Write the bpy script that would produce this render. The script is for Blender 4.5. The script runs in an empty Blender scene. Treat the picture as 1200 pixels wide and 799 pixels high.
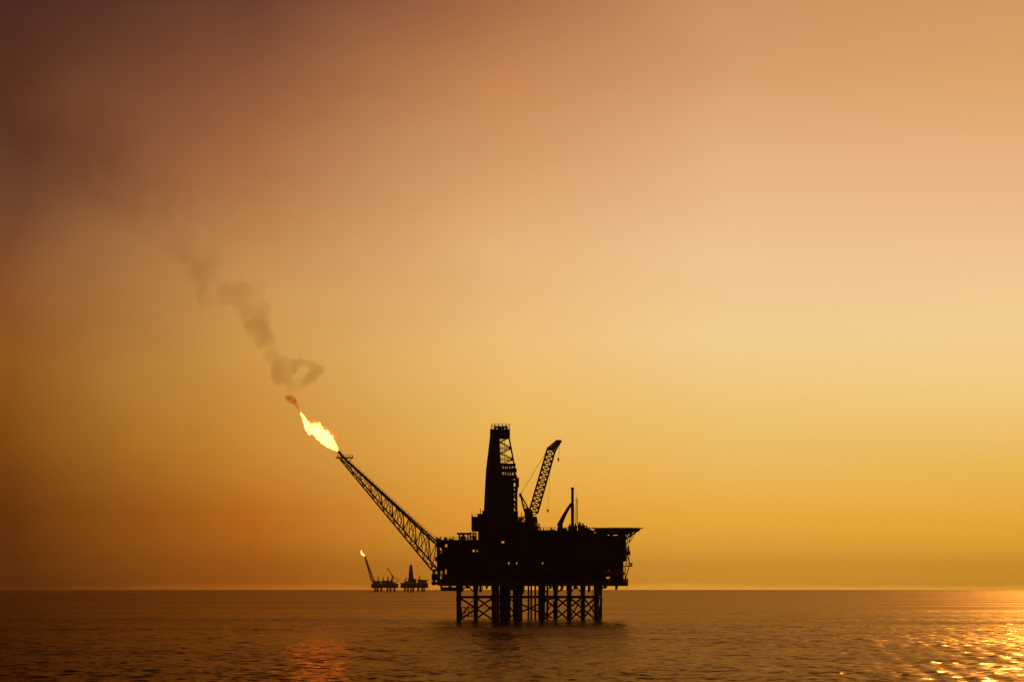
import bpy, math, random
import numpy as np
from mathutils import Vector, noise as mnoise

random.seed(7)
R = math.radians
S = bpy.context.scene
COL = S.collection

# ------------------------------------------------------------------ camera and scale
F = 2239.0                 # focal length in pixels of a 1200 px wide picture
EYE = 12.5                 # eye height above the sea, m
LEVEL = 686.4              # picture row of the true level line (the sea horizon dips a little below it)
RE = 6.371e6               # the sea follows the earth's curve
SUN_AZ, SUN_EL = 17.4, 20.0

cam_d = bpy.data.cameras.new('camera')
cam = bpy.data.objects.new('camera', cam_d); COL.objects.link(cam)
cam_d.sensor_width = 36; cam_d.lens = 36 * F / 1200
cam_d.shift_y = (LEVEL - 399.5) / 1200
cam_d.clip_start = 0.5; cam_d.clip_end = 60000
cam.location = (0, 0, EYE); cam.rotation_euler = (R(90), 0, 0)
S.camera = cam

# ------------------------------------------------------------------ helpers
class MB:
    """collects boxes, bars and tubes into one mesh"""
    def __init__(s): s.v = []; s.f = []
    def box(s, x0, x1, y0, y1, z0, z1):
        if x0 > x1: x0, x1 = x1, x0
        if y0 > y1: y0, y1 = y1, y0
        if z0 > z1: z0, z1 = z1, z0
        n = len(s.v)
        s.v += [(x0,y0,z0),(x1,y0,z0),(x1,y1,z0),(x0,y1,z0),(x0,y0,z1),(x1,y0,z1),(x1,y1,z1),(x0,y1,z1)]
        s.f += [tuple(n+i for i in q) for q in ((3,2,1,0),(4,5,6,7),(0,1,5,4),(1,2,6,5),(2,3,7,6),(3,0,4,7))]
        return s
    def hexa(s, lo, hi):
        """eight corners: four below, four above, both counter-clockwise from above"""
        n = len(s.v); s.v += [tuple(p) for p in lo] + [tuple(p) for p in hi]
        s.f += [tuple(n+i for i in q) for q in ((3,2,1,0),(4,5,6,7),(0,1,5,4),(1,2,6,5),(2,3,7,6),(3,0,4,7))]
        return s
    def tube(s, p, q, r, r2=None, k=6):
        p, q = Vector(p), Vector(q); d = q - p
        if d.length < 1e-6: return s
        r2 = r if r2 is None else r2
        z = d.normalized(); a = z.orthogonal().normalized(); b = z.cross(a)
        n = len(s.v)
        for c, rr in ((p, r), (q, r2)):
            for i in range(k):
                t = 2*math.pi*(i+.5)/k
                s.v.append(tuple(c + a*(rr*math.cos(t)) + b*(rr*math.sin(t))))
        for i in range(k):
            j = (i+1) % k
            s.f.append((n+i, n+j, n+k+j, n+k+i))
        s.f.append(tuple(n+i for i in reversed(range(k)))); s.f.append(tuple(n+k+i for i in range(k)))
        return s
    def path(s, pts, r, k=6):
        for a, b in zip(pts, pts[1:]): s.tube(a, b, r, k=k)
        return s
    def rings(s, cs, k=14):
        """loft: list of rings, each a list of points of equal count, capped"""
        n = len(s.v); k = len(cs[0])
        for c in cs: s.v += [tuple(p) for p in c]
        for i in range(len(cs)-1):
            for a in range(k):
                b = (a+1) % k
                s.f.append((n+i*k+a, n+i*k+b, n+(i+1)*k+b, n+(i+1)*k+a))
        s.f.append(tuple(n+a for a in reversed(range(k))))
        s.f.append(tuple(n+(len(cs)-1)*k+a for a in range(k)))
        return s
    def drum(s, c, r, z0, z1, k=16):
        return s.tube((c[0], c[1], z0), (c[0], c[1], z1), r, k=k)
    def rail(s, pts, h=1.1, step=1.8, r=.05):
        """a handrail with posts along a polyline"""
        for a, b in zip(pts, pts[1:]):
            a, b = Vector(a), Vector(b); L = (b-a).length; n = max(1, round(L/step))
            for i in range(n+1):
                p = a.lerp(b, i/n); s.tube(p, p+Vector((0,0,h)), r, k=4)
            for hh in (h, h*.55): s.tube(a+Vector((0,0,hh)), b+Vector((0,0,hh)), r*.9, k=4)
        return s
    def build(s, name, mat, parent=None, smooth=False):
        me = bpy.data.meshes.new(name); me.from_pydata(s.v, [], s.f); me.update()
        if smooth:
            me.polygons.foreach_set('use_smooth', [True]*len(me.polygons))
        o = bpy.data.objects.new(name, me); COL.objects.link(o)
        if mat: me.materials.append(mat)
        if parent: o.parent = parent
        return o

def thing(name, label, cat, loc, group=None, kind=None):
    o = bpy.data.objects.new(name, None); COL.objects.link(o)
    o.location = loc; tag(o, label, cat, group, kind); return o
def tag(o, label=None, cat=None, group=None, kind=None):
    if label: o['label'] = label
    if cat: o['category'] = cat
    if group: o['group'] = group
    if kind: o['kind'] = kind
    return o

def lin(c):
    return tuple(((v/255)/12.92 if v/255 <= .04045 else ((v/255+.055)/1.055)**2.4) for v in c)

# ------------------------------------------------------------------ materials
def nodes_of(name):
    m = bpy.data.materials.new(name); m.use_nodes = True
    t = m.node_tree; t.nodes.clear()
    return m, t, t.nodes.new('ShaderNodeOutputMaterial')

def steel(name, c, c2, rough=.6, scale=.35, metal=0.0):
    m, t, out = nodes_of(name); N, L = t.nodes, t.links
    b = N.new('ShaderNodeBsdfPrincipled'); L.new(b.outputs[0], out.inputs[0])
    tc = N.new('ShaderNodeTexCoord')
    n = N.new('ShaderNodeTexNoise'); n.inputs['Scale'].default_value = scale; n.inputs['Detail'].default_value = 7
    n.inputs['Roughness'].default_value = .65
    L.new(tc.outputs['Object'], n.inputs['Vector'])
    r = N.new('ShaderNodeValToRGB'); L.new(n.outputs['Fac'], r.inputs[0])
    r.color_ramp.elements[0].position = .38; r.color_ramp.elements[0].color = (*c, 1)
    r.color_ramp.elements[1].position = .68; r.color_ramp.elements[1].color = (*c2, 1)
    L.new(r.outputs[0], b.inputs['Base Color'])
    b.inputs['Roughness'].default_value = rough; b.inputs['Metallic'].default_value = metal
    b.inputs['Specular IOR Level'].default_value = .04
    bp = N.new('ShaderNodeBump'); bp.inputs['Strength'].default_value = .25; bp.inputs['Distance'].default_value = .05
    L.new(n.outputs['Fac'], bp.inputs['Height']); L.new(bp.outputs[0], b.inputs['Normal'])
    return m

M_DARK = steel('weathered_dark_paint', (.020,.017,.016), (.045,.030,.022))
M_GREY = steel('oily_grey_steel', (.030,.028,.028), (.050,.042,.036))
M_RUST = steel('rust_red_steel', (.050,.020,.012), (.080,.040,.022), .65)
M_CRANE = steel('crane_paint', (.085,.035,.015), (.120,.060,.020), .55)
M_FAR = steel('far_steel', (.030,.024,.020), (.055,.040,.030), .7, .1)

def flame_mat(name, core, edge, k_core, k_edge, scale=.35):
    m, t, out = nodes_of(name); N, L = t.nodes, t.links
    e = N.new('ShaderNodeEmission'); L.new(e.outputs[0], out.inputs[0])
    tc = N.new('ShaderNodeTexCoord')
    n = N.new('ShaderNodeTexNoise'); n.inputs['Scale'].default_value = scale; n.inputs['Detail'].default_value = 5
    n.inputs['Distortion'].default_value = 1.2
    L.new(tc.outputs['Object'], n.inputs['Vector'])
    r = N.new('ShaderNodeValToRGB'); L.new(n.outputs['Fac'], r.inputs[0])
    r.color_ramp.elements[0].position = .36; r.color_ramp.elements[0].color = (*[v*k_edge for v in edge], 1)
    r.color_ramp.elements[1].position = .58; r.color_ramp.elements[1].color = (*[v*k_core for v in core], 1)
    L.new(r.outputs[0], e.inputs['Color']); e.inputs['Strength'].default_value = 1
    return m

# ------------------------------------------------------------------ render settings
S.view_settings.view_transform = 'Standard'; S.view_settings.look = 'None'
S.view_settings.exposure = 0; S.view_settings.gamma = 1
try: S.view_settings.use_curve_mapping = False
except Exception: pass
S.render.engine = 'CYCLES'
c = S.cycles
c.use_denoising = True
c.max_bounces = 6; c.diffuse_bounces = 2; c.glossy_bounces = 3; c.volume_bounces = 0
c.transparent_max_bounces = 12
c.sample_clamp_indirect = 3.0; c.sample_clamp_direct = 0
c.volume_max_steps = 512

# ------------------------------------------------------------------ sky and sun
world = bpy.data.worlds.new('World'); S.world = world; world.use_nodes = True
T = world.node_tree; T.nodes.clear(); N, L = T.nodes, T.links
def math_node(op, a, b=None, clamp=False):
    n = N.new('ShaderNodeMath'); n.operation = op; n.use_clamp = clamp
    for i, v in enumerate((a, b)):
        if v is None: continue
        if isinstance(v, (int, float)): n.inputs[i].default_value = v
        else: L.new(v, n.inputs[i])
    return n.outputs[0]
tc = N.new('ShaderNodeTexCoord')
sep = N.new('ShaderNodeSeparateXYZ'); L.new(tc.outputs['Generated'], sep.inputs[0])
az = math_node('ARCTAN2', sep.outputs[0], sep.outputs[1])
el = math_node('ARCSINE', sep.outputs[2])
eld = math_node('MULTIPLY', el, 180/math.pi)
# soft unevenness of the dusk air, in real directions
mp = N.new('ShaderNodeMapping'); mp.inputs['Scale'].default_value = (1, 1, 2.2)
L.new(tc.outputs['Generated'], mp.inputs[0])
nz = N.new('ShaderNodeTexNoise'); nz.inputs['Scale'].default_value = 9.0; nz.inputs['Detail'].default_value = 3; nz.inputs['Roughness'].default_value = .45
L.new(mp.outputs[0], nz.inputs['Vector'])
nzc = math_node('SUBTRACT', nz.outputs['Fac'], .5)
dsg = math_node('SUBTRACT', az, R(SUN_AZ))
# added glow, stretched past the sun out of frame to brighten the water
dlt = math_node('MAXIMUM', math_node('MULTIPLY', dsg, .16), math_node('MULTIPLY', dsg, -1.0))
wrap = math_node('SUBTRACT', 2*math.pi, dlt)
dlt = math_node('MULTIPLY', math_node('MINIMUM', dlt, wrap), 180/math.pi)
dlt = math_node('ADD', dlt, math_node('MULTIPLY', nzc, 2.4))
eln = math_node('ADD', eld, math_node('MULTIPLY', nzc, .5))
EMAX = 90.0
# elevation is stretched so that the low sky gets most of the ramp
fac = math_node('POWER', math_node('MAXIMUM', math_node('DIVIDE', eln, EMAX), 0.0), .5, True)
def rowel(py): return max(0.0, math.degrees(math.atan((LEVEL-py)/F)))
def sky_ramp(rows, high, k=1.0):
    n = N.new('ShaderNodeValToRGB'); cr = n.color_ramp; cr.interpolation = 'B_SPLINE' if False else 'LINEAR'
    rows = [(686.4, tuple(min(255, v*1.10+4) for v in rows[0][1])), (682, rows[0][1])]+rows[1:]
    st = [(math.sqrt(rowel(py)/EMAX), lin(col)) for py, col in rows] + [(math.sqrt(e/EMAX), lin(col)) for e, col in high]
    st.sort(key=lambda q: q[0])
    while len(cr.elements) < len(st): cr.elements.new(.5)
    for e_, (p, col) in zip(cr.elements, st): e_.position = p
    for e_, (p, col) in zip(cr.elements, st): e_.color = (*[v*k for v in col], 1)
    L.new(fac, n.inputs[0]); return n.outputs[0]
# measured colours of the sky, after an added unseen glow, from the horizon up, going away from the sun's side
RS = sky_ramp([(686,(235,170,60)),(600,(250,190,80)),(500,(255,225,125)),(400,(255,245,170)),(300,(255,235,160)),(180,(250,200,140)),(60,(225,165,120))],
              [(24,(215,155,90)),(38,(160,108,64)),(60,(80,56,46)),(90,(45,35,38))], 5.0)  # added aureole, unseen beyond the frame, boosted for glitter on the sea
RA = sky_ramp([(686,(232,160,50)),(620,(243,176,58)),(550,(240,189,88)),(450,(244,208,134)),(380,(243,208,150)),(300,(235,194,144)),(180,(224,174,124)),(100,(213,161,106)),(0,(203,147,99))],
              [(26,(196,138,84)),(40,(140,94,58)),(60,(76,53,46)),(90,(45,35,38))])
RB = sky_ramp([(686,(236,162,52)),(600,(244,179,67)),(500,(240,197,110)),(400,(243,208,146)),(300,(237,197,146)),(200,(229,181,134)),(100,(212,159,110)),(0,(199,143,96))],
              [(28,(165,112,68)),(42,(110,74,50)),(60,(66,46,42)),(90,(42,33,36))])
RM = sky_ramp([(686,(226,147,44)),(600,(240,168,60)),(500,(240,188,92)),(400,(240,193,122)),(300,(230,181,123)),(200,(215,161,109)),(100,(194,133,84)),(0,(169,108,71))],
              [(28,(120,78,54)),(42,(84,56,44)),(60,(56,40,38)),(90,(40,31,34))])
RC = sky_ramp([(686,(170,90,21)),(600,(190,110,30)),(520,(208,142,53)),(430,(208,150,72)),(350,(204,148,80)),(300,(195,138,80)),(200,(170,110,68)),(100,(140,87,57)),(0,(101,60,46))],
              [(30,(60,36,28)),(55,(42,30,28)),(90,(34,27,30))])
RD = sky_ramp([(686,(82,38,8)),(600,(100,51,11)),(520,(126,70,18)),(430,(145,86,30)),(350,(132,78,40)),(250,(110,68,44)),(170,(90,51,38)),(100,(82,45,31)),(0,(70,37,32))],
              [(30,(38,23,20)),(55,(32,24,24)),(90,(30,25,28))])
RE_ = sky_ramp([(686,(46,25,14)),(400,(46,28,20)),(0,(36,24,23))], [(30,(30,22,22)),(90,(28,24,28))])
def maprange(v, a, b):
    n = N.new('ShaderNodeMapRange'); n.inputs[1].default_value = a; n.inputs[2].default_value = b
    L.new(v, n.inputs[0]); return n.outputs[0]
def mix(f, a, b):
    n = N.new('ShaderNodeMix'); n.data_type = 'RGBA'
    L.new(f, n.inputs[0]); L.new(a, n.inputs[6]); L.new(b, n.inputs[7]); return n.outputs[2]
o1 = SUN_AZ
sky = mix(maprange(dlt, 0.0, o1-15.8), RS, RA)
sky = mix(maprange(dlt, o1-14.5, o1-6.4), sky, RB)
sky = mix(maprange(dlt, o1-6.4, o1), sky, RM)
sky = mix(maprange(dlt, o1, o1+7.6), sky, RC)
sky = mix(maprange(dlt, o1+7.6, o1+14.5), sky, RD)
sky = mix(maprange(dlt, o1+14.5, 70), sky, RE_)
bg1 = N.new('ShaderNodeBackground'); L.new(sky, bg1.inputs[0]); bg1.inputs[1].default_value = 1.0
nish = N.new('ShaderNodeTexSky'); nish.sky_type = 'NISHITA'; nish.sun_disc = False
nish.sun_elevation = R(SUN_EL); nish.sun_rotation = R(SUN_AZ); nish.air_density = 3; nish.dust_density = 6; nish.ozone_density = 1
tint = N.new('ShaderNodeMix'); tint.data_type = 'RGBA'; tint.blend_type = 'MULTIPLY'; tint.inputs[0].default_value = 1
L.new(nish.outputs[0], tint.inputs[6]); tint.inputs[7].default_value = (.02, .008, .003, 1)
bg2 = N.new('ShaderNodeBackground'); L.new(tint.outputs[2], bg2.inputs[0]); bg2.inputs[1].default_value = 0.05
ad = N.new('ShaderNodeAddShader'); L.new(bg1.outputs[0], ad.inputs[0]); L.new(bg2.outputs[0], ad.inputs[1])
wo = N.new('ShaderNodeOutputWorld'); L.new(ad.outputs[0], wo.inputs[0])

sd = bpy.data.lights.new('sun', 'SUN'); sd.energy = 1.35; sd.angle = R(.5); sd.color = (.80, .42, .13)
sun = bpy.data.objects.new('sun', sd); COL.objects.link(sun)
sdir = Vector((math.sin(R(SUN_AZ))*math.cos(R(SUN_EL)), math.cos(R(SUN_AZ))*math.cos(R(SUN_EL)), math.sin(R(SUN_EL))))
sun.rotation_euler = sdir.to_track_quat('Z', 'Y').to_euler(); sun.location = sdir*500

# ------------------------------------------------------------------ the sea: one curved sheet with real swell
def build_sea():
    a_in = np.linspace(-R(18.5), R(18.5), 1001)
    a_out = np.linspace(R(18.5), 2*math.pi-R(18.5), 40)[1:-1]
    az = np.concatenate([a_in, a_out])
    r = np.concatenate([np.geomspace(4, 200, 20, endpoint=False), np.geomspace(200, 1000, 900, endpoint=False), np.geomspace(1000, 3200, 450, endpoint=False), np.geomspace(3200, 17000, 50)])
    Rr, A = np.meshgrid(r, az, indexing='ij')
    X = Rr*np.sin(A); Y = Rr*np.cos(A); Z = -Rr**2/(2*RE)
    rng = np.random.default_rng(5)
    cell = np.maximum(np.gradient(r)[:, None]*np.ones_like(A), Rr*R(37)/1000)
    inside = (np.abs(((A+math.pi) % (2*math.pi))-math.pi) < R(18.51))
    fade_r = np.clip((Rr-120)/80, 0, 1) * inside
    H = np.zeros_like(Z)
    for i in range(90):
        lam = 1.0*(10/1.0)**(rng.random()**1.2)
        th = R(86) + rng.normal()*R(64)
        k = 2*math.pi/lam
        amp = .029*lam/(2*math.pi)*(1.0 if lam < 5 else .6)
        ph = rng.random()*6.283
        w = np.clip(lam/(cell*3.0)-1, 0, 1)
        arg = k*(X*math.cos(th)+Y*math.sin(th))+ph
        # short groups so that no regular pattern shows
        grp = .65+.5*np.sin(arg*.071+i)*np.sin((X*math.sin(th)-Y*math.cos(th))*k*.093+2*i)
        sn = np.sin(arg)
        H += amp*grp*(sn + .25*np.cos(2*arg))*w
    Z += H*fade_r
    nr, na = Rr.shape
    co = np.stack([X, Y, Z], -1).reshape(-1, 3)
    co = np.vstack([co, [[0, 0, 0]]])
    i = np.arange(nr-1)[:, None]; j = np.arange(na)[None, :]; j2 = (j+1) % na
    q = np.stack([i*na+j, (i+1)*na+j, (i+1)*na+j2, i*na+j2], -1).reshape(-1, 4)
    q = q[:, ::-1]
    tri = np.stack([np.full(na, nr*na), (np.arange(na)+1) % na, np.arange(na)], -1)[:, ::-1]
    me = bpy.data.meshes.new('sea')
    nq, nt = len(q), len(tri)
    me.vertices.add(len(co)); me.vertices.foreach_set('co', co.astype(np.float32).ravel())
    me.loops.add(nq*4+nt*3); me.loops.foreach_set('vertex_index', np.concatenate([q.ravel(), tri.ravel()]).astype(np.int32))
    me.polygons.add(nq+nt)
    me.polygons.foreach_set('loop_start', np.concatenate([np.arange(nq)*4, nq*4+np.arange(nt)*3]).astype(np.int32))
    me.polygons.foreach_set('loop_total', np.concatenate([np.full(nq, 4), np.full(nt, 3)]).astype(np.int32))
    me.update(calc_edges=True)
    me.polygons.foreach_set('use_smooth', [True]*(nq+nt))
    if me.polygons[100000].normal.z < 0: me.flip_normals()
    o = bpy.data.objects.new('sea', me); COL.objects.link(o); o['kind'] = 'structure'
    return o

def water_mat():
    m, t, out = nodes_of('sea_water'); N, L = t.nodes, t.links
    # dark brown water; warm, dimmed tone of reflected light painted into the gloss colour
    df = N.new('ShaderNodeBsdfDiffuse'); df.inputs['Color'].default_value = (.012, .008, .004, 1)
    gl = N.new('ShaderNodeBsdfGlossy'); gl.distribution = 'GGX'; gl.inputs['Color'].default_value = (.44, .28, .12, 1)
    fr = N.new('ShaderNodeFresnel'); fr.inputs['IOR'].default_value = 1.333
    mx = N.new('ShaderNodeMixShader'); L.new(fr.outputs[0], mx.inputs[0]); L.new(df.outputs[0], mx.inputs[1]); L.new(gl.outputs[0], mx.inputs[2])
    L.new(mx.outputs[0], out.inputs[0])
    geo = N.new('ShaderNodeNewGeometry')
    def noise(scale, detail, stretch=(1, 1, 1), rough=.6):
        mp = N.new('ShaderNodeMapping'); mp.inputs['Scale'].default_value = stretch
        mp.inputs['Rotation'].default_value = (0, 0, R(-14))
        L.new(geo.outputs['Position'], mp.inputs[0])
        n = N.new('ShaderNodeTexNoise'); n.inputs['Scale'].default_value = scale; n.inputs['Detail'].default_value = detail
        n.inputs['Roughness'].default_value = rough
        L.new(mp.outputs[0], n.inputs['Vector']); return n
    def vm(op, a, b_):
        n = N.new('ShaderNodeVectorMath'); n.operation = op
        for i, v in enumerate((a, b_)):
            if isinstance(v, tuple): n.inputs[i].default_value = v
            elif v is not None: L.new(v, n.inputs[i])
        return n
    # wind patches: rougher and calmer water, tens to hundreds of metres wide
    wp = noise(.008, 4, (.35, 1, 1), .55)
    mr = N.new('ShaderNodeMapRange'); mr.inputs[1].default_value = .36; mr.inputs[2].default_value = .66
    mr.inputs[3].default_value = .35; mr.inputs[4].default_value = 1.2
    L.new(wp.outputs['Fac'], mr.inputs[0])
    # small waves as slopes of the surface: ripples, chop
    n1 = noise(.9, 3, (.8, 1, 1)); n2 = noise(.22, 3, (.6, 1, 1)); n3 = noise(.05, 2, (.5, 1, 1))
    s1 = vm('MULTIPLY', vm('SUBTRACT', n1.outputs['Color'], (.5,.5,.5)).outputs[0], (.66, .56, 0))
    s2 = vm('MULTIPLY', vm('SUBTRACT', n2.outputs['Color'], (.5,.5,.5)).outputs[0], (.48, .44, 0))
    s3 = vm('MULTIPLY', vm('SUBTRACT', n3.outputs['Color'], (.5,.5,.5)).outputs[0], (.12, .2, 0))
    s = vm('ADD', s1.outputs[0], s2.outputs[0]); s = vm('ADD', s.outputs[0], s3.outputs[0])
    sc = N.new('ShaderNodeVectorMath'); sc.operation = 'SCALE'; L.new(s.outputs[0], sc.inputs[0]); L.new(mr.outputs[0], sc.inputs['Scale'])
    nn = vm('ADD', geo.outputs['Normal'], sc.outputs[0])
    nn = vm('NORMALIZE', nn.outputs[0], None)
    for q_ in (df, gl, fr): L.new(nn.outputs[0], q_.inputs['Normal'])
    rr = N.new('ShaderNodeMapRange'); rr.inputs[1].default_value = .34; rr.inputs[2].default_value = .62
    rr.inputs[3].default_value = .12; rr.inputs[4].default_value = .25
    L.new(wp.outputs['Fac'], rr.inputs[0]); L.new(rr.outputs[0], gl.inputs['Roughness'])
    return m
sea = build_sea(); sea.data.materials.append(water_mat())

# ------------------------------------------------------------------ the near platform
D = 740.0
OX = (620-600)/F*D
OZ = -D*D/(2*RE)
def px(p, y=0.0):  return (p-600)/F*(D+y) - OX            # picture column -> metres along the platform at depth y
def pz(p, y=0.0):  return EYE + (LEVEL-p)/F*(D+y) - OZ    # picture row -> metres above the sea
rig = thing('oil_platform', 'large black drilling platform on steel legs with derrick, crane and long flare boom', 'oil platform', (OX, D, OZ))
def P(a, b, y): return (px(a, y), y, pz(b, y))
rnd = random.Random(11)

# jacket: two rows of legs, conductors, braces
YF, YB = -12.0, 11.0
front = [537.7, 579, 606, 636, 667, 699]
back = [557.5, 591, 651, 683, 703]
zdeck_f, zdeck_b = pz(687, YF), pz(687, YB)
def leg(a, y, r):
    m = MB().tube((px(a, y), y, -4), (px(a, y), y, zdeck_f+.3), r, k=14)
    m.tube((px(a, y), y, zdeck_f-1.3), (px(a, y), y, zdeck_f+.2), r*1.25, k=14)
    m.tube((px(a, y), y, pz(702, y)-.7), (px(a, y), y, pz(702, y)+.7), r*1.18, k=14)
    return m.build('leg', M_DARK, rig, True)
for a in front: leg(a, YF, 1.15 if a == 606 else .92)
for a in back: leg(a, YB, .9)
for a, y, r in [(583.5,-6,.55),(587,2,.55),(589.5,-6,.5),(594.5,-4,.55),(597,4,.5),(602.5,-3,.55),(608.5,5,.5),(611,-6,.42),
                (619.3,-5,.36),(622.6,3,.36),(627.3,-2,.36),(632.0,2,.45),(641.5,-4,.40)]:
    MB().tube((px(a, y), y, -4), (px(a, y), y, zdeck_f+.4), r, k=10).build('conductor', M_RUST, rig, True)
def brace(p, q, r=.34):
    MB().tube(p, q, r, k=8).build('brace', M_DARK, rig, True)
zb1, zb0 = 8.35, 2.0
def row(lst, y):
    for a, b in zip(lst, lst[1:]):
        brace((px(a, y), y, zb1), (px(b, y), y, zb1), .5)
        if b-a > 12 and 606 not in (a, b):
            brace((px(a, y), y, zb1), (px(b, y), y, zb0-2.5), .36); brace((px(b, y), y, zb1), (px(a, y), y, zb0-2.5), .36)
row(front, YF); row(back, YB)
for a, b in ((537.7, 557.5), (579, 591), (606, 591), (636, 651), (667, 683), (699, 703)):
    brace((px(a, YF), YF, zb1), (px(b, YB), YB, zb1), .36)
    brace((px(a, YF), YF, zb0-2), (px(b, YB), YB, zb1), .28)
for a, b, y in ((537.7, 546, YF), (557.5, 549, YB), (636, 646, YF), (651, 661, YB), (667, 675, YF), (683, 675, YB), (699, 708, YF)):
    brace((px(a, y), y, zb1+1.2), (px(b, y), y, zdeck_f), .26)
# boat landing frame with fenders between the left legs
bl = MB()
for a in (541, 545, 549, 553):
    bl.tube((px(a,-13.5), -13.5, .6), (px(a,-13.5), -13.5, 4.6), .16)
for z in (1.2, 2.8, 4.4): bl.tube((px(538.5,-13.5), -13.5, z), (px(556,-13.5), -13.5, z), .16)
bl.build('boat_landing', M_RUST, rig)
ld = MB()
for dx in (-.3, .3): ld.tube((px(695,-13)+dx, -13, .4), (px(695,-13)+dx, -13, zdeck_f), .06)
for i in range(34): ld.tube((px(695,-13)-.3, -13, .6+i*.38), (px(695,-13)+.3, -13, .6+i*.38), .04, k=4)
ld.build('ladder', M_RUST, rig)

# decks: slabs with beams below and a handrail at the edge
def deck(name, a0, a1, row0, th, y0, y1, rail_sides='flrb', mat=M_GREY, beams=True):
    z = pz(row0, 0); x0, x1 = px(a0), px(a1)
    m = MB().box(x0, x1, y0, y1, z-th*.35, z)
    if beams:
        m.box(x0+.1, x1-.1, y0+.15, y0+.5, z-th, z-th*.35-.001); m.box(x0+.1, x1-.1, y1-.5, y1-.15, z-th, z-th*.35-.001)
        k = max(2, int((x1-x0)/3.4))
        for i in range(k+1):
            x = x0+.3+(x1-x0-.6)*i/k
            m.box(x-.15, x+.15, y0+.503, y1-.503, z-th*.96, z-th*.35-.001)
    o = m.build(name, mat, rig)
    if rail_sides:
        rm = MB()
        c_ = {'f': ((x0+.1,y0+.1,z),(x1-.1,y0+.1,z)), 'r': ((x1-.1,y0+.1,z),(x1-.1,y1-.1,z)), 'b': ((x1-.1,y1-.1,z),(x0+.1,y1-.1,z)), 'l': ((x0+.1,y1-.1,z),(x0+.1,y0+.1,z))}
        for ch in rail_sides: rm.rail(c_[ch])
        rm.build('railing', M_RUST, o)
    return o, z
Y0, Y1 = -16.0, 16.0
deck('cellar_deck', 516, 733.3, 681.5, 1.6, Y0, Y1, 'flr')
deck('lower_landing', 517.5, 536, 687.5, 1.5, -15, 4, 'fl')
deck('main_deck', 511.5, 732, 656, .6, Y0-.6, Y1+.6, 'flr')

# modules between the decks: plated boxes split into bays, with ribs; small gaps stay open right through
def module(name, a0, a1, r0, r1, holes=(), y0=Y0+.8, y1=Y1-.8, mat=M_DARK):
    x0, x1, zt, zb = px(a0), px(a1), pz(r0), pz(r1)
    xs = sorted({x0, x1, *[px(h[0]) for h in holes], *[px(h[1]) for h in holes]})
    zs = sorted({zb, zt, *[pz(h[2]) for h in holes], *[pz(h[3]) for h in holes]})
    m = MB()
    hs = [(px(h[0]), px(h[1]), pz(h[3]), pz(h[2])) for h in holes]
    for i in range(len(xs)-1):
        for j in range(len(zs)-1):
            cx, cz = (xs[i]+xs[i+1])/2, (zs[j]+zs[j+1])/2
            if any(h[0] < cx < h[1] and h[2] < cz < h[3] for h in hs): continue
            dy0, dy1 = rnd.uniform(0, .5), rnd.uniform(0, .5)
            m.box(xs[i], xs[i+1], y0+dy0, y1-dy1, zs[j], zs[j+1])
    # corrugated plating ribs and cable trays on the long sides
    n = max(3, int((x1-x0)/1.3))
    for i in range(n):
        x = x0+(x1-x0)*(i+.5)/n
        if any(h[0]-.2 < x < h[1]+.2 for h in hs): continue
        d = rnd.choice((.12, .12, .22))
        m.box(x-.12, x+.12, y0-d, y0+.55, zb+.2, zt-.2); m.box(x-.12, x+.12, y1-.55, y1+d, zb+.2, zt-.2)
    return m.build(name, mat, rig)
def pipes(a0, a1, rows, y, r=.18):
    for rr in rows:
        m = MB(); z = pz(rr, y); x0, x1 = px(a0, y), px(a1, y)
        xm = x0+(x1-x0)*rnd.uniform(.3, .7); dz = rnd.uniform(-1.6, 1.6)
        m.path([(x0,y,z),(xm,y,z),(xm,y,z+dz),(x1,y,z+dz)], r, k=8)
        m.build('pipe', M_RUST, rig)
# lower tier, from left to right (picture columns, rows; open gaps)
module('process_module', 519.8, 560, 661.2, 681.5, [(519.9,524.8,666.5,672.5)])
module('wellhead_module', 560, 625.4, 661.2, 681.5)
module('pump_module', 625.8, 690, 661.2, 681.5)
module('utility_module', 690.4, 728.2, 661.2, 681.5, [(709.8,715.4,667.5,672.6),(708.5,716.5,675.4,677.8)], Y0+1, Y1-2)
# tween-deck equipment: leaves slots of daylight at main-deck level
gaps = [(595.5,597.2),(604.9,606.1),(634.6,637.1)]
edges = [521]+[v for g in gaps for v in g]+[728]
for i in range(0, len(edges), 2):
    a0, a1 = edges[i], edges[i+1]
    n = max(1, round((a1-a0)/14))
    for k in range(n):
        b0 = a0+(a1-a0)*k/n; b1 = a0+(a1-a0)*(k+1)/n
        MB().box(px(b0), px(b1), Y0+rnd.uniform(.6,2.5), Y1-rnd.uniform(.6,2.5), pz(661.2)+.002, pz(657.9)).build('deck_skid', M_GREY, rig)
# upper tier
module('separator_module', 519.5, 560.5, 635.5, 656.2, [(519.6,525.5,636.6,641.5),(553,557,643,647.2),(557.9,560.4,643.4,647.2)])
module('mud_module', 561, 625.2, 622, 656.2, [(587.6,591,633,637)])
module('generator_module', 625.8, 694.8, 622.8, 656.2)
module('accommodation_block', 695.2, 731.2, 628.3, 656.2, [], Y0+1.5, Y1-3, M_GREY)
for a0, a1, rows, y in ((526,552,(640,648,654,664,676),Y0-.35),(561,625,(628,642,650,667,673),Y0-.4),(626,694,(630,645,652,666,677),Y0-.35)):
    pipes(a0, a1, rows, y)
deck('upper_deck', 512.5, 562, 633.3, .8, Y0, Y1, 'fl')
deck('roof_deck', 625, 695, 622.4, .6, Y0, Y1, 'f', beams=False)
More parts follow.
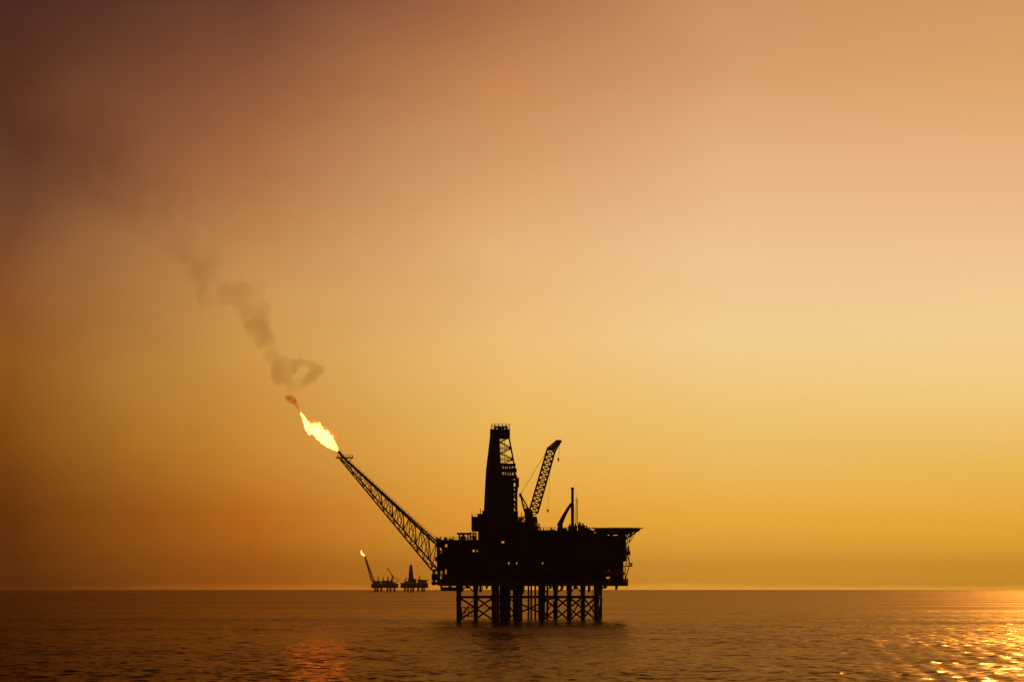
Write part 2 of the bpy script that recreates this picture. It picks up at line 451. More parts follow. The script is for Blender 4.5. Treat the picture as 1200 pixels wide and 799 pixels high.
# left end: open steel tower the flare boom springs from
ft = MB()
for a in (508.5, 514, 520):
    for y in (-8, 8):
        top = 633.4 if a > 510 else 667
        ft.tube((px(a), y, pz(685.5)), (px(a), y, pz(top)), .32, k=8)
for rr in (634.5, 646, 657, 668, 679):
    for y in (-8, 8):
        ft.tube((px(514 if rr < 666 else 508.5), y, pz(rr)), (px(520.5), y, pz(rr)), .25)
    ft.tube((px(514), -8, pz(rr)), (px(514), 8, pz(rr)), .25)
for r0, r1 in ((634.5,646),(646,657),(657,668),(668,679)):
    for y in (-8, 8): ft.tube((px(514), y, pz(r0)), (px(520), y, pz(r1)), .18)
ft.box(px(506.5), px(520), -8.5, 8.5, pz(684.5), pz(681.5)); ft.box(px(506.8), px(513), -8, 8, pz(679.5), pz(672.5))
ft.box(px(514.2), px(519.3), -7, 7, pz(656.4), pz(648)); ft.box(px(513.3), px(519.4), -7.5, 7.5, pz(667), pz(658.2))
ft.box(px(514.6), px(519), -6.5, 5, pz(641), pz(635.2))
ft.build('boom_tower', M_DARK, rig)
# small raised platform on the left deck
o, z = deck('laydown_platform', 535.8, 552.6, 624.6, .5, -9, 3, '')
m = MB()
for a in (538.5, 543, 548.5):
    for y in (-8, 2): m.tube((px(a), y, pz(633.3)), (px(a), y, z-.3), .17)
for y in (-8, 2):
    m.tube((px(538.5), y, pz(633)), (px(543), y, z-.4), .12); m.tube((px(548.5), y, pz(633)), (px(543), y, z-.4), .12)
for a in (538.5, 543, 548.5): m.tube((px(a), -8, z-.35), (px(a), 2, z-.35), .12)
m.build('support_frame', M_RUST, o)
MB().box(px(540), px(546), -7, 0, pz(633.3)+.003, pz(628.6)).build('tank', M_GREY, rig)
for a, rr, w in ((516, 631.4, 3), (523, 630.2, 3.4), (529, 631.6, 4), (556, 629.5, 3)):
    MB().box(px(a-w/2), px(a+w/2), -10, -3, pz(633.3)+.003, pz(rr)).build('equipment_box', M_GREY, rig)
m = MB(); 
for a in (551, 554.5, 558):
    for y in (-6, 4): m.tube((px(a), y, pz(633.3)), (px(a), y, pz(624)), .14)
for rr in (624.3, 628, 631):
    for y in (-6, 4): m.tube((px(551), y, pz(rr)), (px(558), y, pz(rr)), .12)
for y in (-6, 4): m.tube((px(551), y, pz(631)), (px(558), y, pz(624.3)), .1)
for a in (551, 554.5, 558):
    for rr in (624.3, 628): m.tube((px(a), -6, pz(rr)), (px(a), 4, pz(rr)), .1)
m.build('pipe_rack', M_RUST, rig)

# drill floor substructure under the derrick
m = MB()
m.box(px(553), px(569.5), -9, 9, pz(622), pz(606)); m.box(px(560), px(569.4), -8, 8, pz(606)+.002, pz(602.6))
m.box(px(569.5), px(612), -10, 10, pz(622), pz(611)); m.box(px(566), px(607), -9, 9, pz(611)+.002, pz(600))
m.box(px(565.4), px(568.4), -5, 5, pz(602.6)+.002, pz(598.5))
for i in range(13):
    x = px(553.8)+i*1.45*1.0
    m.box(x-.1, x+.1, -9.14, -8.9, pz(621), pz(607))
m.build('drill_floor', M_DARK, rig)
MB().rail([(px(553.3),-8.8,pz(606)),(px(560),-8.8,pz(606))]).rail([(px(553.3),-8.8,pz(606)),(px(553.3),8.8,pz(606))]).build('railing', M_RUST, rig)
for a, rr, w, y in ((614.5,612,5,-4),(620,609,4,3),(626,614.5,6,-6),(610,606,4,5),(617,602,3,6),(629.5,617,4,2)):
    MB().box(px(a-w/2), px(a+w/2), y-2.5, y+2.5, pz(622), pz(rr)).build('winch_house', M_GREY, rig)

# derrick
ROWS = [(600,568.2,604.8,5.6),(575,569.3,604.9,5.4),(551,570.7,603.8,4.7),(512,575.2,596.4,3.1)]
def dprof(rr):
    for (r0,l0,h0,d0),(r1,l1,h1,d1) in zip(ROWS, ROWS[1:]):
        if r0 >= rr >= r1:
            t = (r0-rr)/(r0-r1); return l0+(l1-l0)*t, h0+(h1-h0)*t, d0+(d1-d0)*t
    return ROWS[-1][1:]
dm = MB()
lev = [600, 588, 576, 564, 551, 538, 525, 512]
for r0, r1 in zip(lev, lev[1:]):
    l0,h0,d0 = dprof(r0); l1,h1,d1 = dprof(r1); z0, z1 = pz(r0), pz(r1)
    A = [(px(l0),-d0,z0),(px(h0),-d0,z0),(px(h0),d0,z0),(px(l0),d0,z0)]
    B = [(px(l1),-d1,z1),(px(h1),-d1,z1),(px(h1),d1,z1),(px(l1),d1,z1)]
    for i in range(4):
        j = (i+1) % 4
        dm.tube(A[i], B[i], .27); dm.tube(B[i], B[j], .16)
        mid = (Vector(B[i])+Vector(B[j]))/2
        dm.tube(A[i], B[j], .17); dm.tube(A[j], B[i], .17)
dk = dm.build('derrick', M_DARK, rig)
# windwalls: plated lower derrick and the plated left strip above (standing just outside the frame)
def wall_strip(name, lv, lf, rf, parent, off=.32):
    m = MB(); prev = None
    for rr in lv:
        l,h,d = dprof(rr); z = pz(rr); a, b = lf(l,h), rf(l,h); d += off
        xa, xb = px(a)-(off if a == l else 0), px(b)+(off if b == h else 0)
        cur = [(xa,-d,z),(xb,-d,z),(xb,d,z),(xa,d,z)]
        if prev: m.hexa(prev, cur)
        prev = cur
    return m.build(name, M_DARK, parent)
wall_strip('windwall', [599.8, 591, 583, 575, 567, 560.5], lambda l,h: l, lambda l,h: l+(h-l)*.93, dk)
wall_strip('windwall', [560.4, 551, 543.5, 536, 529, 522, 512], lambda l,h: l, lambda l,h: l+(h-l)*.49, dk)
m = MB(); l,h,d = dprof(554)                                    # racking platform girts across the open side
for rr, th in ((544.5,.5),(551,.9),(558.8,1.0)):
    l,h,d = dprof(rr); m.box(px(l+(h-l)*.5), px(h+1.8), -d-.4, d+.4, pz(rr)-th/2, pz(rr)+th/2)
for rr in (546.8, 549, 553.3, 555.8):
    l,h,d = dprof(rr)
    for k in range(6):
        x = px(l+(h-l)*(.5+.085*k)); m.box(x, x+rnd.uniform(.3,.75), -d*.6, d*.6, pz(rr)-.3, pz(rr)+.35)
m.build('racking_board', M_DARK, dk)
MB().box(px(604.2), px(608.2), -3.5, 2.5, pz(570.6), pz(560)).box(px(604.6), px(607), -3, 2, pz(575), pz(570.6)-.002).build('driller_cabin', M_GREY, dk)
m = MB()                                                        # crown platform, rail and water table
m.box(px(574.3), px(597.7), -4.2, 4.2, pz(511.6), pz(503.6)); m.box(px(576.5), px(596), -3.6, 3.6, pz(513.5), pz(511.6)-.002)
cp = m.build('crown_platform', M_DARK, dk)
m = MB(); zc = pz(504.4)
m.rail([(px(576),-4.1,zc),(px(597.4),-4.1,zc),(px(597.4),4.1,zc),(px(576),4.1,zc),(px(576),-4.1,zc)], 2.3, 1.5, .09)
m.build('railing', M_DARK, cp)
m = MB()
for a in (579.6, 584, 589, 593):
    m.tube((px(a), -1.2, zc), (px(a), -1.2, pz(498.2)), .22); m.tube((px(a)+.4, 1.4, zc), (px(a)+.4, 1.4, pz(499.5)), .2)
m.tube((px(579), 0, pz(500.6)), (px(595), 0, pz(500.6)), .35); m.tube((px(583.5),-.5,zc+.8), (px(588),-.5,zc+.8), .7, k=12)
m.build('crown_block', M_DARK, cp)
m = MB()                                                        # stair tower on the right flank of the derrick
for a in (602, 606):
    for y in (-6.6, -4): m.tube((px(a), y, pz(611)), (px(a), y, pz(571)), .15)
for i, rr in enumerate((606, 600, 594, 588, 582, 576, 571.2)):
    m.box(px(602), px(606.2), -6.7, -3.9, pz(rr)-.1, pz(rr)+.1)
    if i: 
        p, q = (602.5, 605.6) if i % 2 else (605.6, 602.5)
        m.hexa([(px(p)-.3,-6.4,pz(rr+6)),(px(p)+.3,-6.4,pz(rr+6)),(px(p)+.3,-5.3,pz(rr+6)),(px(p)-.3,-5.3,pz(rr+6))],
               [(px(q)-.3,-6.4,pz(rr)),(px(q)+.3,-6.4,pz(rr)),(px(q)+.3,-5.3,pz(rr)),(px(q)-.3,-5.3,pz(rr))])
m.build('stair_tower', M_RUST, dk)
m = MB()
for y, a in ((0, 587), (.8, 588.5)): m.tube((px(a), y, pz(601)), (px(a), y, pz(505)), .07, k=4)
m.tube((px(591.5), .3, pz(560)), (px(591.5), .3, pz(513)), .09, k=4)
m.build('drill_line', M_DARK, dk)

# pedestal crane
def lattice(m, A, B, n, rc, rb, x_brace=False):
    """square lattice between two quads of corners"""
    A = [Vector(p) for p in A]; B = [Vector(p) for p in B]
    for i in range(4): m.tube(A[i], B[i], rc, k=6)
    for k in range(n+1):
        q = [A[i].lerp(B[i], k/n) for i in range(4)]
        for i in range(4): m.tube(q[i], q[(i+1) % 4], rb, k=4)
        if k < n:
            q2 = [A[i].lerp(B[i], (k+1)/n) for i in range(4)]
            for i in range(4):
                j = (i+1) % 4
                if (k+i) % 2 or x_brace: m.tube(q[i], q2[j], rb, k=4)
                if not (k+i) % 2 or x_brace: m.tube(q[j], q2[i], rb, k=4)
cy = -8.0
cx_, cz_ = px(621.5, cy), pz(622, cy)
cr = MB().drum((cx_, cy), 1.9, cz_, pz(607, cy), 20).drum((cx_, cy), 2.6, pz(607, cy), pz(605.5, cy), 20).build('crane', M_DARK, rig)
m = MB().box(px(614.5,cy), px(624.5,cy), cy-2.2, cy+2.2, pz(605.3,cy), pz(599,cy))
m.box(px(615,cy), px(620,cy), cy-1.8, cy+1.8, pz(599,cy)+.002, pz(595.5,cy))
m.build('machinery_house', M_GREY, cr)
MB().hexa([(px(624.8,cy),cy-2,pz(613,cy)),(px(630.2,cy),cy-2,pz(613,cy)),(px(630.2,cy),cy,pz(613,cy)),(px(624.8,cy),cy,pz(613,cy))],
          [(px(624.8,cy),cy-2,pz(605,cy)),(px(629,cy),cy-2,pz(605,cy)),(px(629,cy),cy,pz(605,cy)),(px(624.8,cy),cy,pz(605,cy))]).build('cab', M_GREY, cr)
m = MB(); w = 1.5
A0 = [P(620.5,598,cy-w), P(630,601,cy-w), P(630,601,cy+w), P(620.5,598,cy+w)]
A1 = [P(641.6,525.5,cy-w*.8), P(650.2,529,cy-w*.8), P(650.2,529,cy+w*.8), P(641.6,525.5,cy+w*.8)]
A2 = [P(652.2,516.2,cy-.5), P(656.2,518.5,cy-.5), P(656.2,518.5,cy+.5), P(652.2,516.2,cy+.5)]
lattice(m, A0, A1, 12, .36, .22, False); lattice(m, A1, A2, 5, .34, .2, True)
m.tube(P(622.5,604.5,cy-w), A0[0], .22); m.tube(P(622.5,604.5,cy-w), A0[1], .22)
m.tube(P(622.5,604.5,cy+w), A0[3], .22); m.tube(P(622.5,604.5,cy+w), A0[2], .22)
cb = m.build('boom', M_CRANE, cr)
m = MB().box(px(651.5,cy), px(657.2,cy), cy-.7, cy+.7, pz(518.6,cy), pz(515.4,cy))
m.tube(P(656.2,517.2,cy-.8), P(656.2,517.2,cy+.8), .7, k=14)
m.build('boom_head', M_CRANE, cb)
MB().box(px(641.2,cy), px(645.2,cy), cy-.9, cy+.9, pz(526.6,cy), pz(523.8,cy)).build('pendant_block', M_CRANE, cb)
m = MB()
for dy in (-1.4, 1.4):
    m.tube(P(614.8,599,cy+dy), P(609.8,578.6,cy+dy*.5), .34); m.tube(P(621,599,cy+dy), P(609.8,578.6,cy+dy*.5), .26)
    m.tube(P(613,590,cy+dy*.8), P(618,595.5,cy+dy*.9), .15)
m.box(px(608.3,cy), px(611.2,cy), cy-1, cy+1, pz(582,cy), pz(577.8,cy))
m.build('gantry', M_DARK, cr)
m = MB()
for dy in (-.7, .7): m.tube(P(610,579,cy+dy), P(642.5,525,cy+dy), .075, k=5)
m.build('pendant', M_DARK, cr)
m = MB().tube(P(656.4,518,cy), P(654.3,537,cy), .05, k=4)
m.build('hoist_rope', M_DARK, cr)
hk = MB().hexa([(px(653.4,cy),cy-.3,pz(539.4,cy)),(px(655,cy),cy-.3,pz(539.4,cy)),(px(655,cy),cy+.3,pz(539.4,cy)),(px(653.4,cy),cy+.3,pz(539.4,cy))],
               [(px(653,cy),cy-.45,pz(536.8,cy)),(px(655.4,cy),cy-.45,pz(536.8,cy)),(px(655.4,cy),cy+.45,pz(536.8,cy)),(px(653,cy),cy+.45,pz(536.8,cy))])
hk.path([P(654.2,539.4,cy),P(654.2,540.2,cy),P(654.9,540.8,cy),P(655.3,540,cy)], .12)
hk.build('hook_block', M_DARK, cr)
m = MB().tube(P(646,529,cy), P(642,597.4,cy), .035, k=4)
m.build('hoist_rope', M_DARK, cr)
hk = MB().tube(P(642,597,cy), P(642,599.2,cy), .5, .3, k=10).path([P(642,599.2,cy),P(642,600,cy),P(642.6,600.4,cy),P(643,599.7,cy)], .1)
hk.build('hook_block', M_DARK, cr)

# exhaust mast, antenna, curved duct and roof clutter
m = MB().tube((px(670.5), -4, pz(622.4)), (px(670.5), -4, pz(590)), .62, k=12).tube((px(670.5), -4, pz(590)), (px(670.5), -4, pz(572)), .5, k=12)
m.tube((px(670.5), -4, pz(573.6)), (px(670.5), -4, pz(571.6)), .64, k=12)
m.build('exhaust_mast', M_DARK, rig)
m = MB(); y = -2
q0 = [(px(674.2),y-.6,pz(618)),(px(677),y-.6,pz(618)),(px(677),y+.6,pz(618)),(px(674.2),y+.6,pz(618))]
q1 = [(px(674.8),y-.4,pz(584)),(px(676.4),y-.4,pz(584)),(px(676.4),y+.4,pz(584)),(px(674.8),y+.4,pz(584))]
lattice(m, q0, q1, 14, .06, .04); m.tube((px(675.6),y,pz(584)), (px(675.6),y,pz(579)), .04, k=4)
m.build('antenna_mast', M_RUST, rig)
pts = [(655.5,616),(657.6,611),(660.6,604.8),(663.8,598.9),(667.2,593.4),(669.9,589.6)]
m = MB()
for (a, b), (a2, b2), r0, r1 in zip(pts, pts[1:], (1.15,.9,.75,.66,.6), (.9,.75,.66,.6,.55)): m.tube(P(a,b,-4), P(a2,b2,-4), r0, r1, k=10)
m.build('exhaust_duct', M_DARK, rig)
MB().box(px(653), px(664), -8, 2, pz(622.4)+.003, pz(619)).box(px(653.5), px(659), -7, 0, pz(619)+.002, pz(613.8)).build('filter_house', M_GREY, rig)
for a, rr, w, y in ((673.5,616.5,4,-7),(679,614,3.4,0),(682.5,616,4.6,-5),(687,618.6,5,-3),(667,617,4,-8),(691.5,620,4,3),(646,620.6,6,-2),(637,621,5,4)):
    m = MB().box(px(a-w/2), px(a+w/2), y-2, y+2, pz(622.4)+.003, pz(rr))
    m.tube((px(a), y, pz(rr)), (px(a), y, pz(rr)+.9), .3, k=8)
    m.build('ventilation_unit', M_GREY, rig)
m = MB().tube((px(680.5), -6, pz(622.4)), (px(677.5), -6, pz(612.5)), .16).tube((px(677.5), -6, pz(612.5)), (px(687), -6, pz(617.5)), .14)
m.build('davit', M_RUST, rig)

# helideck: octagonal plate on a deep truss that leans out past the right wall
hy = -1.0; hx = px(723.3); hr = px(753.4)-hx; zt = pz(618.9)
def octa(r, z): return [(hx+r*math.cos(R(22.5+45*i))/math.cos(R(22.5)), hy+r*.62*math.sin(R(22.5+45*i))/math.cos(R(22.5)), z) for i in range(8)]
m = MB().rings([octa(hr-1.2, zt-.45), octa(hr-1.2, zt)])
hd = m.build('helideck', M_GREY, rig)
m = MB()                                                       # safety net round the edge
o0, o1 = octa(hr-1.15, zt-.3), octa(hr, zt+.1)
for i in range(8):
    j = (i+1) % 8
    m.tube(o1[i], o1[j], .07)
    for k in range(7):
        p, q = Vector(o0[i]).lerp(Vector(o0[j]), k/7), Vector(o1[i]).lerp(Vector(o1[j]), k/7)
        m.tube(p, q, .05, k=4)
    for f in (.33, .66): m.tube(Vector(o0[i]).lerp(Vector(o1[i]), f), Vector(o0[j]).lerp(Vector(o1[j]), f), .03, k=4)
m.build('safety_net', M_RUST, hd)
m = MB(); zl = pz(625)
for y in (-13, -7, -1, 5, 11):
    xl, xr = px(697), px(748.5) if abs(y+1) < 9 else px(742)
    m.box(xl, xr, y-.15, y+.15, zt-1.0, zt-.46); m.box(px(699), px(738), y-.15, y+.15, zl-.2, zl+.2)
    n = 12
    for i in range(n):
        a = 699+(738-699)*i/n; b = 699+(738-699)*(i+1)/n
        m.tube((px(a), y, zl), (px((a+b)/2), y, zt-.8), .12); m.tube((px((a+b)/2), y, zt-.8), (px(b), y, zl), .12)
    m.tube((xr-.3, y, zt-.8), (px(731.5), y, pz(632.5)), .26); m.tube((xr-2.4, y, zt-.8), (px(735.5), y, pz(625.2)), .16)
    for a in (700, 706, 716, 726, 730): m.tube((px(a), y, pz(629.6)), (px(a), y, zl), .2)
m.box(px(697), px(748), -7.3, -6.7, zt-1.3, zt-1.02); m.box(px(697), px(748), 4.7, 5.3, zt-1.3, zt-1.02)
m.build('support_truss', M_DARK, hd)
MB().box(px(697), px(710.5), -12, 8, pz(628.3)+.003, pz(624.5)).box(px(728), px(731), -12, 8, pz(628.3)+.003, pz(624)).build('plant_room', M_GREY, rig)
for y in (-9, 7):
    MB().tube((px(737.5), y, pz(629)), (px(733.5), y, pz(644)), .14).build('stay', M_RUST, hd)
    MB().tube((px(742.5), y, pz(626)), (px(736), y, pz(636)), .13).build('stay', M_RUST, hd)

# right end: stair landings and small galleries
m = MB()
for r0, a1 in ((643.6,736),(649.3,737.2),(662.6,739.5)):
    m.box(px(730.8), px(a1), -9, -2, pz(r0)-.35, pz(r0))
    m.rail([(px(731.4),-8.9,pz(r0)),(px(a1)-.1,-8.9,pz(r0)),(px(a1)-.1,-2.1,pz(r0))], 1.1, 1.2)
for r0, r1, a0, a1 in ((643.6,649.3,735.6,732.2),(649.3,662.6,733,737.4),(662.6,680,736,731)):
    for y in (-8.6, -7.4): m.tube((px(a0), y, pz(r0)), (px(a1), y, pz(r1)), .16)
for a in (733.8, 736.6): m.tube((px(a), -3, pz(662.6)), (px(a), -3, pz(640)), .14)
m.box(px(731), px(736.4), -7, -3, pz(649.3)+.002, pz(645.6))
m.build('stair_landing', M_RUST, rig)
MB().tube((px(731.5),-6,pz(681.6)), (px(731.5),-6,pz(664)), .2).build('post', M_RUST, rig)
MB().tube((px(733),-12,pz(681.5)), (px(733),-12,pz(676.5)), .14).build('post', M_RUST, rig)
# clutter: gear on the deck edges and under the cellar deck
zu = pz(685.6)
for a, w, h, y in ((527,3,1.6,-13),(541,2.2,2.4,-9),(548,4,1.2,-12),(563,3,2.6,-6),(570,2,1.4,-13),(600,5,1.8,-14),(613,2,3.2,-12),(645,3,1.3,-13),(658,2,2.2,-10),(674,4,1.6,-12),(690,2.4,2.6,-13),(709,3,1.2,-12),(722,2,1.7,-13)):
    m = MB().box(px(a-w/2, y), px(a+w/2, y), y-1, y+1.4, zu-h, zu)
    m.tube((px(a+w*.8, y), y, zu+.2), (px(a+w*.8, y), y, zu-h*.7), .15, k=6); m.tube((px(a+w*.8, y), y, zu-h*.6), (px(a, y), y, zu-h*.6), .12, k=6)
    m.build('pump', M_GREY, rig)
for a, b, rr, y in ((565.5,563,596,-6),(610.5,611,600.5,-7),(613,613.5,604,4),(619,618.6,600,5),(623.5,624.6,611,7),(627.5,627,612.5,2),(633,633,617.5,-9),(640,640.4,618.8,3),(650,650,618,6),(517.5,517.5,629,-11),(532,532,628.8,-11),(526,526.3,630,4)):
    MB().tube((px(a), y, pz(634 if a < 535 else 622.3)), (px(b), y, pz(rr)), .2, .14, k=6).build('vent_pipe', M_RUST, rig)
for a0, a1, r0, y in ((607.5,613,606.5,-8.6),(613,619.5,609.5,-9.2),(624,632,614.6,-9.5)):
    m = MB()
    for k in range(5):
        x = px(a0+(a1-a0)*k/4); m.tube((x, y, pz(622)), (x, y, pz(r0)), .15, k=5)
    for f in (0, .5): m.tube((px(a0), y, pz(r0+f*6)), (px(a1), y, pz(r0+f*6)), .15, k=5)
    m.tube((px(a0), y, pz(621)), (px(a1), y, pz(r0)), .13, k=5)
    m.build('pipe_rack', M_RUST, rig)

# lifeboats hung below the right gallery, one capsule each
for a, y in ((719.5, -17.6), (706.5, -17.6)):
    cs = []
    for i, (t, r) in enumerate(((-1,.1),(-.92,.55),(-.7,.9),(-.3,1.08),(.3,1.08),(.7,.9),(.92,.55),(1,.1))):
        cs.append([(px(a)+t*3.1, y+r*math.cos(R(30*k)), pz(672)+r*1.05*math.sin(R(30*k))) for k in range(12)])
    lb = MB().rings(cs).build('lifeboat', M_RUST, rig, True)
    for dx in (-2, 2): MB().path([(px(a)+dx, Y0+.9, pz(664.4)), (px(a)+dx, y, pz(664.4)), (px(a)+dx, y, pz(668.5))], .12).build('davit', M_DARK, lb)

# ------------------------------------------------------------------ flare boom
bm = MB()
yb, yt = 3.2, .8
U0f, U0b = Vector(P(512,634.5,-yb)), Vector(P(512,634.5,yb))
L0f, L0b = Vector(P(506.0,667.5,-yb)), Vector(P(512.6,666.5,yb))
U1f, U1b = Vector(P(399.2,532.4,-yt)), Vector(P(399.2,532.4,yt))
L1f, L1b = Vector(P(396.8,536.2,-yt)), Vector(P(399.2,536.0,yt))
for p, q, r in ((U0f,U1f,.34),(U0b,U1b,.34),(L0f,L1f,.32),(L0b,L1b,.32)): bm.tube(p, q, r, r*.72, k=8)
n = 17; ts = [1-(1-i/n)**1.0 for i in range(n+1)]
ts = [t**.86 for t in ts]
for k in range(n):
    a, b = ts[k], ts[k+1]
    u0, u1, v0, v1 = U0f.lerp(U1f,a), U0f.lerp(U1f,b), L0f.lerp(L1f,a), L0f.lerp(L1f,b)
    s0, s1, w0, w1 = U0b.lerp(U1b,a), U0b.lerp(U1b,b), L0b.lerp(L1b,a), L0b.lerp(L1b,b)
    rr = .18-.05*a
    for p, q in ((u0,v0),(s0,w0),(u0,s0),(v0,w0)): bm.tube(p, q, rr, k=5)
    if k % 2: bm.tube(u0,v1,rr,k=5); bm.tube(s1,w0,rr,k=5); bm.tube(v0,w1,rr,k=5); bm.tube(u0,s1,rr,k=5)
    else: bm.tube(v0,u1,rr,k=5); bm.tube(w1,s0,rr,k=5); bm.tube(v1,w0,rr,k=5); bm.tube(u1,s0,rr,k=5)
fb = bm.build('flare_boom', M_RUST, rig)
m = MB()                                                       # gas lines and a stepped walkway along the top
up = Vector((.62,0,.62))
for y, r, o_ in ((-.9,.42,.15),(.2,.32,.1),(1.0,.25,.3)):
    m.tube(U0f.lerp(U0b,.5)+Vector((0,y,0))+up*(-o_*2-.7), U1f.lerp(U1b,.5)+Vector((0,y*.4,0))+up*-.25, r, r*.8, k=8)
m.build('gas_line', M_DARK, fb)
m = MB()
c0, c1 = U0f.lerp(U0b,.5)+up*.15, U1f.lerp(U1b,.5)+up*.1
for dy in (-.75, .75): m.tube(c0+Vector((0,dy,0)), c1+Vector((0,dy*.7,0)), .13, k=5)
for k in range(75):
    p = c0.lerp(c1, k/75); m.box(p.x-.24, p.x+.24, p.y-.7, p.y+.7, p.z-.06, p.z+.06)
for dy in (-.8, .8):
    a, b = c0+Vector((0,dy,.95)), c1+Vector((0,dy*.7,.75))
    m.tube(a, b, .05, k=4)
    for k in range(31): p = c0.lerp(c1, k/30)+Vector((0,dy*(1-.3*k/30),0)); m.tube(p, p+Vector((0,0,.95-.2*k/30)), .05, k=4)
m.build('walkway', M_RUST, fb)
m = MB(); y = 0
m.box(px(393.6), px(413.8), -1.6, 1.6, pz(536.6), pz(535.6))
m.tube((px(396),-1.5,pz(536)), (px(396),-1.5,pz(532.4)), .09); m.tube((px(396),1.5,pz(536)), (px(396),1.5,pz(532.4)), .09)
m.rail([(px(402),-1.5,pz(535.6)),(px(413),-1.5,pz(535.6)),(px(413),1.5,pz(535.6))], .9, 1.2)
m.tube((px(413),0,pz(536)), (px(408.5),0,pz(541)), .12)
m.build('tip_platform', M_RUST, fb)
m = MB().tube(P(402.5,536,0), P(398.2,530.6,0), .42, .45, k=12).tube(P(398.3,530.8,0), P(396.5,528.6,0), .62, .5, k=12)
for dy in (-.9,.9): m.tube((px(399.5),dy,pz(534)), (px(397.6),dy*.7,pz(529.2)), .12)
m.build('burner_tip', M_DARK, fb)

# ------------------------------------------------------------------ flame and smoke of the near platform
M_FLAME = flame_mat('gas_flame', (1, .20, .034), (1, .165, .02), 22, 12)
secs = [((396.4,526.6),(395.6,528.8)),((394.6,520.5),(391.4,527.5)),((391.6,513.5),(385.4,524.2)),((386.6,506),(377.4,520)),((380.4,502.8),(371.6,514.4)),
        ((374.6,496),(366.6,509.6)),((368,495.4),(362.5,508.8)),((363.5,495),(358.4,504)),((359.6,492.2),(356.2,497.4)),((357.2,488.4),(354.7,491.6)),((355.2,485.2),(352.9,487.6)),((352.4,483.0),(351.9,484.0))]
fo = Vector(P(397,528.6,0))
def flame_mesh(sec, fo, PP, k=20, sub=6, jag=.68, dy=.85, seed=0.0):
    """a lofted tongue whose rings follow the flame and whose skin is torn by noise"""
    a = [Vector(PP(*u, 0)) for u, _ in sec]; b = [Vector(PP(*l, 0)) for _, l in sec]
    cs = []
    n = len(sec)
    for i in range((n-1)*sub+1):
        t = i/sub; j = min(int(t), n-2); f = t-j; f = f*f*(3-2*f)*.5+f*.5
        p, q = a[j].lerp(a[j+1], f), b[j].lerp(b[j+1], f)
        c_, h = (p+q)/2, (p-q)*.44; r = h.length
        ring = []
        for m_ in range(k):
            w = 2*math.pi*m_/k
            v = c_+h*math.cos(w)+Vector((0, r*dy*math.sin(w), 0))
            d = (v-c_)
            nv = mnoise.noise(v*.5+Vector((seed, 0, 0)))*.5+mnoise.noise(v*1.1)*.4+mnoise.noise(v*2.3)*.5
            v = c_+d*(1+jag*nv)
            ring.append(v-fo)
        cs.append(ring)
    return cs
flame = MB().rings(flame_mesh(secs, fo, P, k=30, sub=9)).build('gas_flame', M_FLAME, None, True)
flame.location = Vector((OX, D, OZ))+fo
tag(flame, 'large bright yellow gas flame blowing left from the end of the long boom', 'flame')

def smoke_mat(name, density, scale, lo, hi, col=(.10,.06,.04), emis=None, ek=0, thin=None):
    m, t, out = nodes_of(name); N, L = t.nodes, t.links
    v = N.new('ShaderNodeVolumePrincipled'); L.new(v.outputs[0], out.inputs['Volume'])
    v.inputs['Color'].default_value = (*col, 1); v.inputs['Absorption Color'].default_value = (.25, .06, .01, 1); v.inputs['Density Attribute'].default_value = ''
    tc = N.new('ShaderNodeTexCoord')
    n = N.new('ShaderNodeTexNoise'); n.inputs['Scale'].default_value = scale; n.inputs['Detail'].default_value = 4; n.inputs['Roughness'].default_value = .55
    n.inputs['Distortion'].default_value = .6
    L.new(tc.outputs['Object'], n.inputs['Vector'])
    r = N.new('ShaderNodeMapRange'); r.inputs[1].default_value = lo; r.inputs[2].default_value = hi; r.inputs[3].default_value = 0; r.inputs[4].default_value = density
    L.new(n.outputs['Fac'], r.inputs[0]); dn = r.outputs[0]
    if thin:                                            # the trail disperses as it rises
        sp = N.new('ShaderNodeSeparateXYZ'); L.new(tc.outputs['Object'], sp.inputs[0])
        tr = N.new('ShaderNodeMapRange'); tr.inputs[1].default_value = thin[0]; tr.inputs[2].default_value = thin[1]; tr.inputs[3].default_value = 1.35; tr.inputs[4].default_value = thin[2]
        L.new(sp.outputs[2], tr.inputs[0])
        mm = N.new('ShaderNodeMath'); mm.operation = 'MULTIPLY'; L.new(dn, mm.inputs[0]); L.new(tr.outputs[0], mm.inputs[1]); dn = mm.outputs[0]
    L.new(dn, v.inputs['Density'])
    if emis:
        v.inputs['Emission Color'].default_value = (*emis, 1)
        mu = N.new('ShaderNodeMath'); mu.operation = 'MULTIPLY'; mu.inputs[1].default_value = ek
        L.new(r.outputs[0], mu.inputs[0]); L.new(mu.outputs[0], v.inputs['Emission Strength'])
    m.cycles.volume_step_rate = .35
    return m
def puff_hull(name, puffs, mat, voxel, origin, jag=.35, lift=0.0):
    """lumpy balls fused into one closed skin"""
    m = MB()
    for (a, b, r, y) in puffs:
        c_ = Vector(P(a, b, y)); rad = r/F*D
        nl, ns = 10, 16; base = len(m.v)
        for i in range(nl+1):
            for j in range(ns):
                th, ph = math.pi*i/nl, 2*math.pi*j/ns
                d = Vector((math.sin(th)*math.cos(ph), math.sin(th)*math.sin(ph), math.cos(th)))
                rr = rad*(1+jag*mnoise.noise((c_+d*rad)*(1.6/rad)))
                m.v.append(tuple(c_+d*rr-origin))
        for i in range(nl):
            for j in range(ns):
                k = (j+1) % ns
                m.f.append((base+i*ns+j, base+(i+1)*ns+j, base+(i+1)*ns+k, base+i*ns+k))
    o = m.build(name, mat)
    md = o.modifiers.new('fuse', 'REMESH'); md.mode = 'VOXEL'; md.voxel_size = voxel; md.use_smooth_shade = True
    o.location = Vector((OX, D, OZ))+origin
    return o
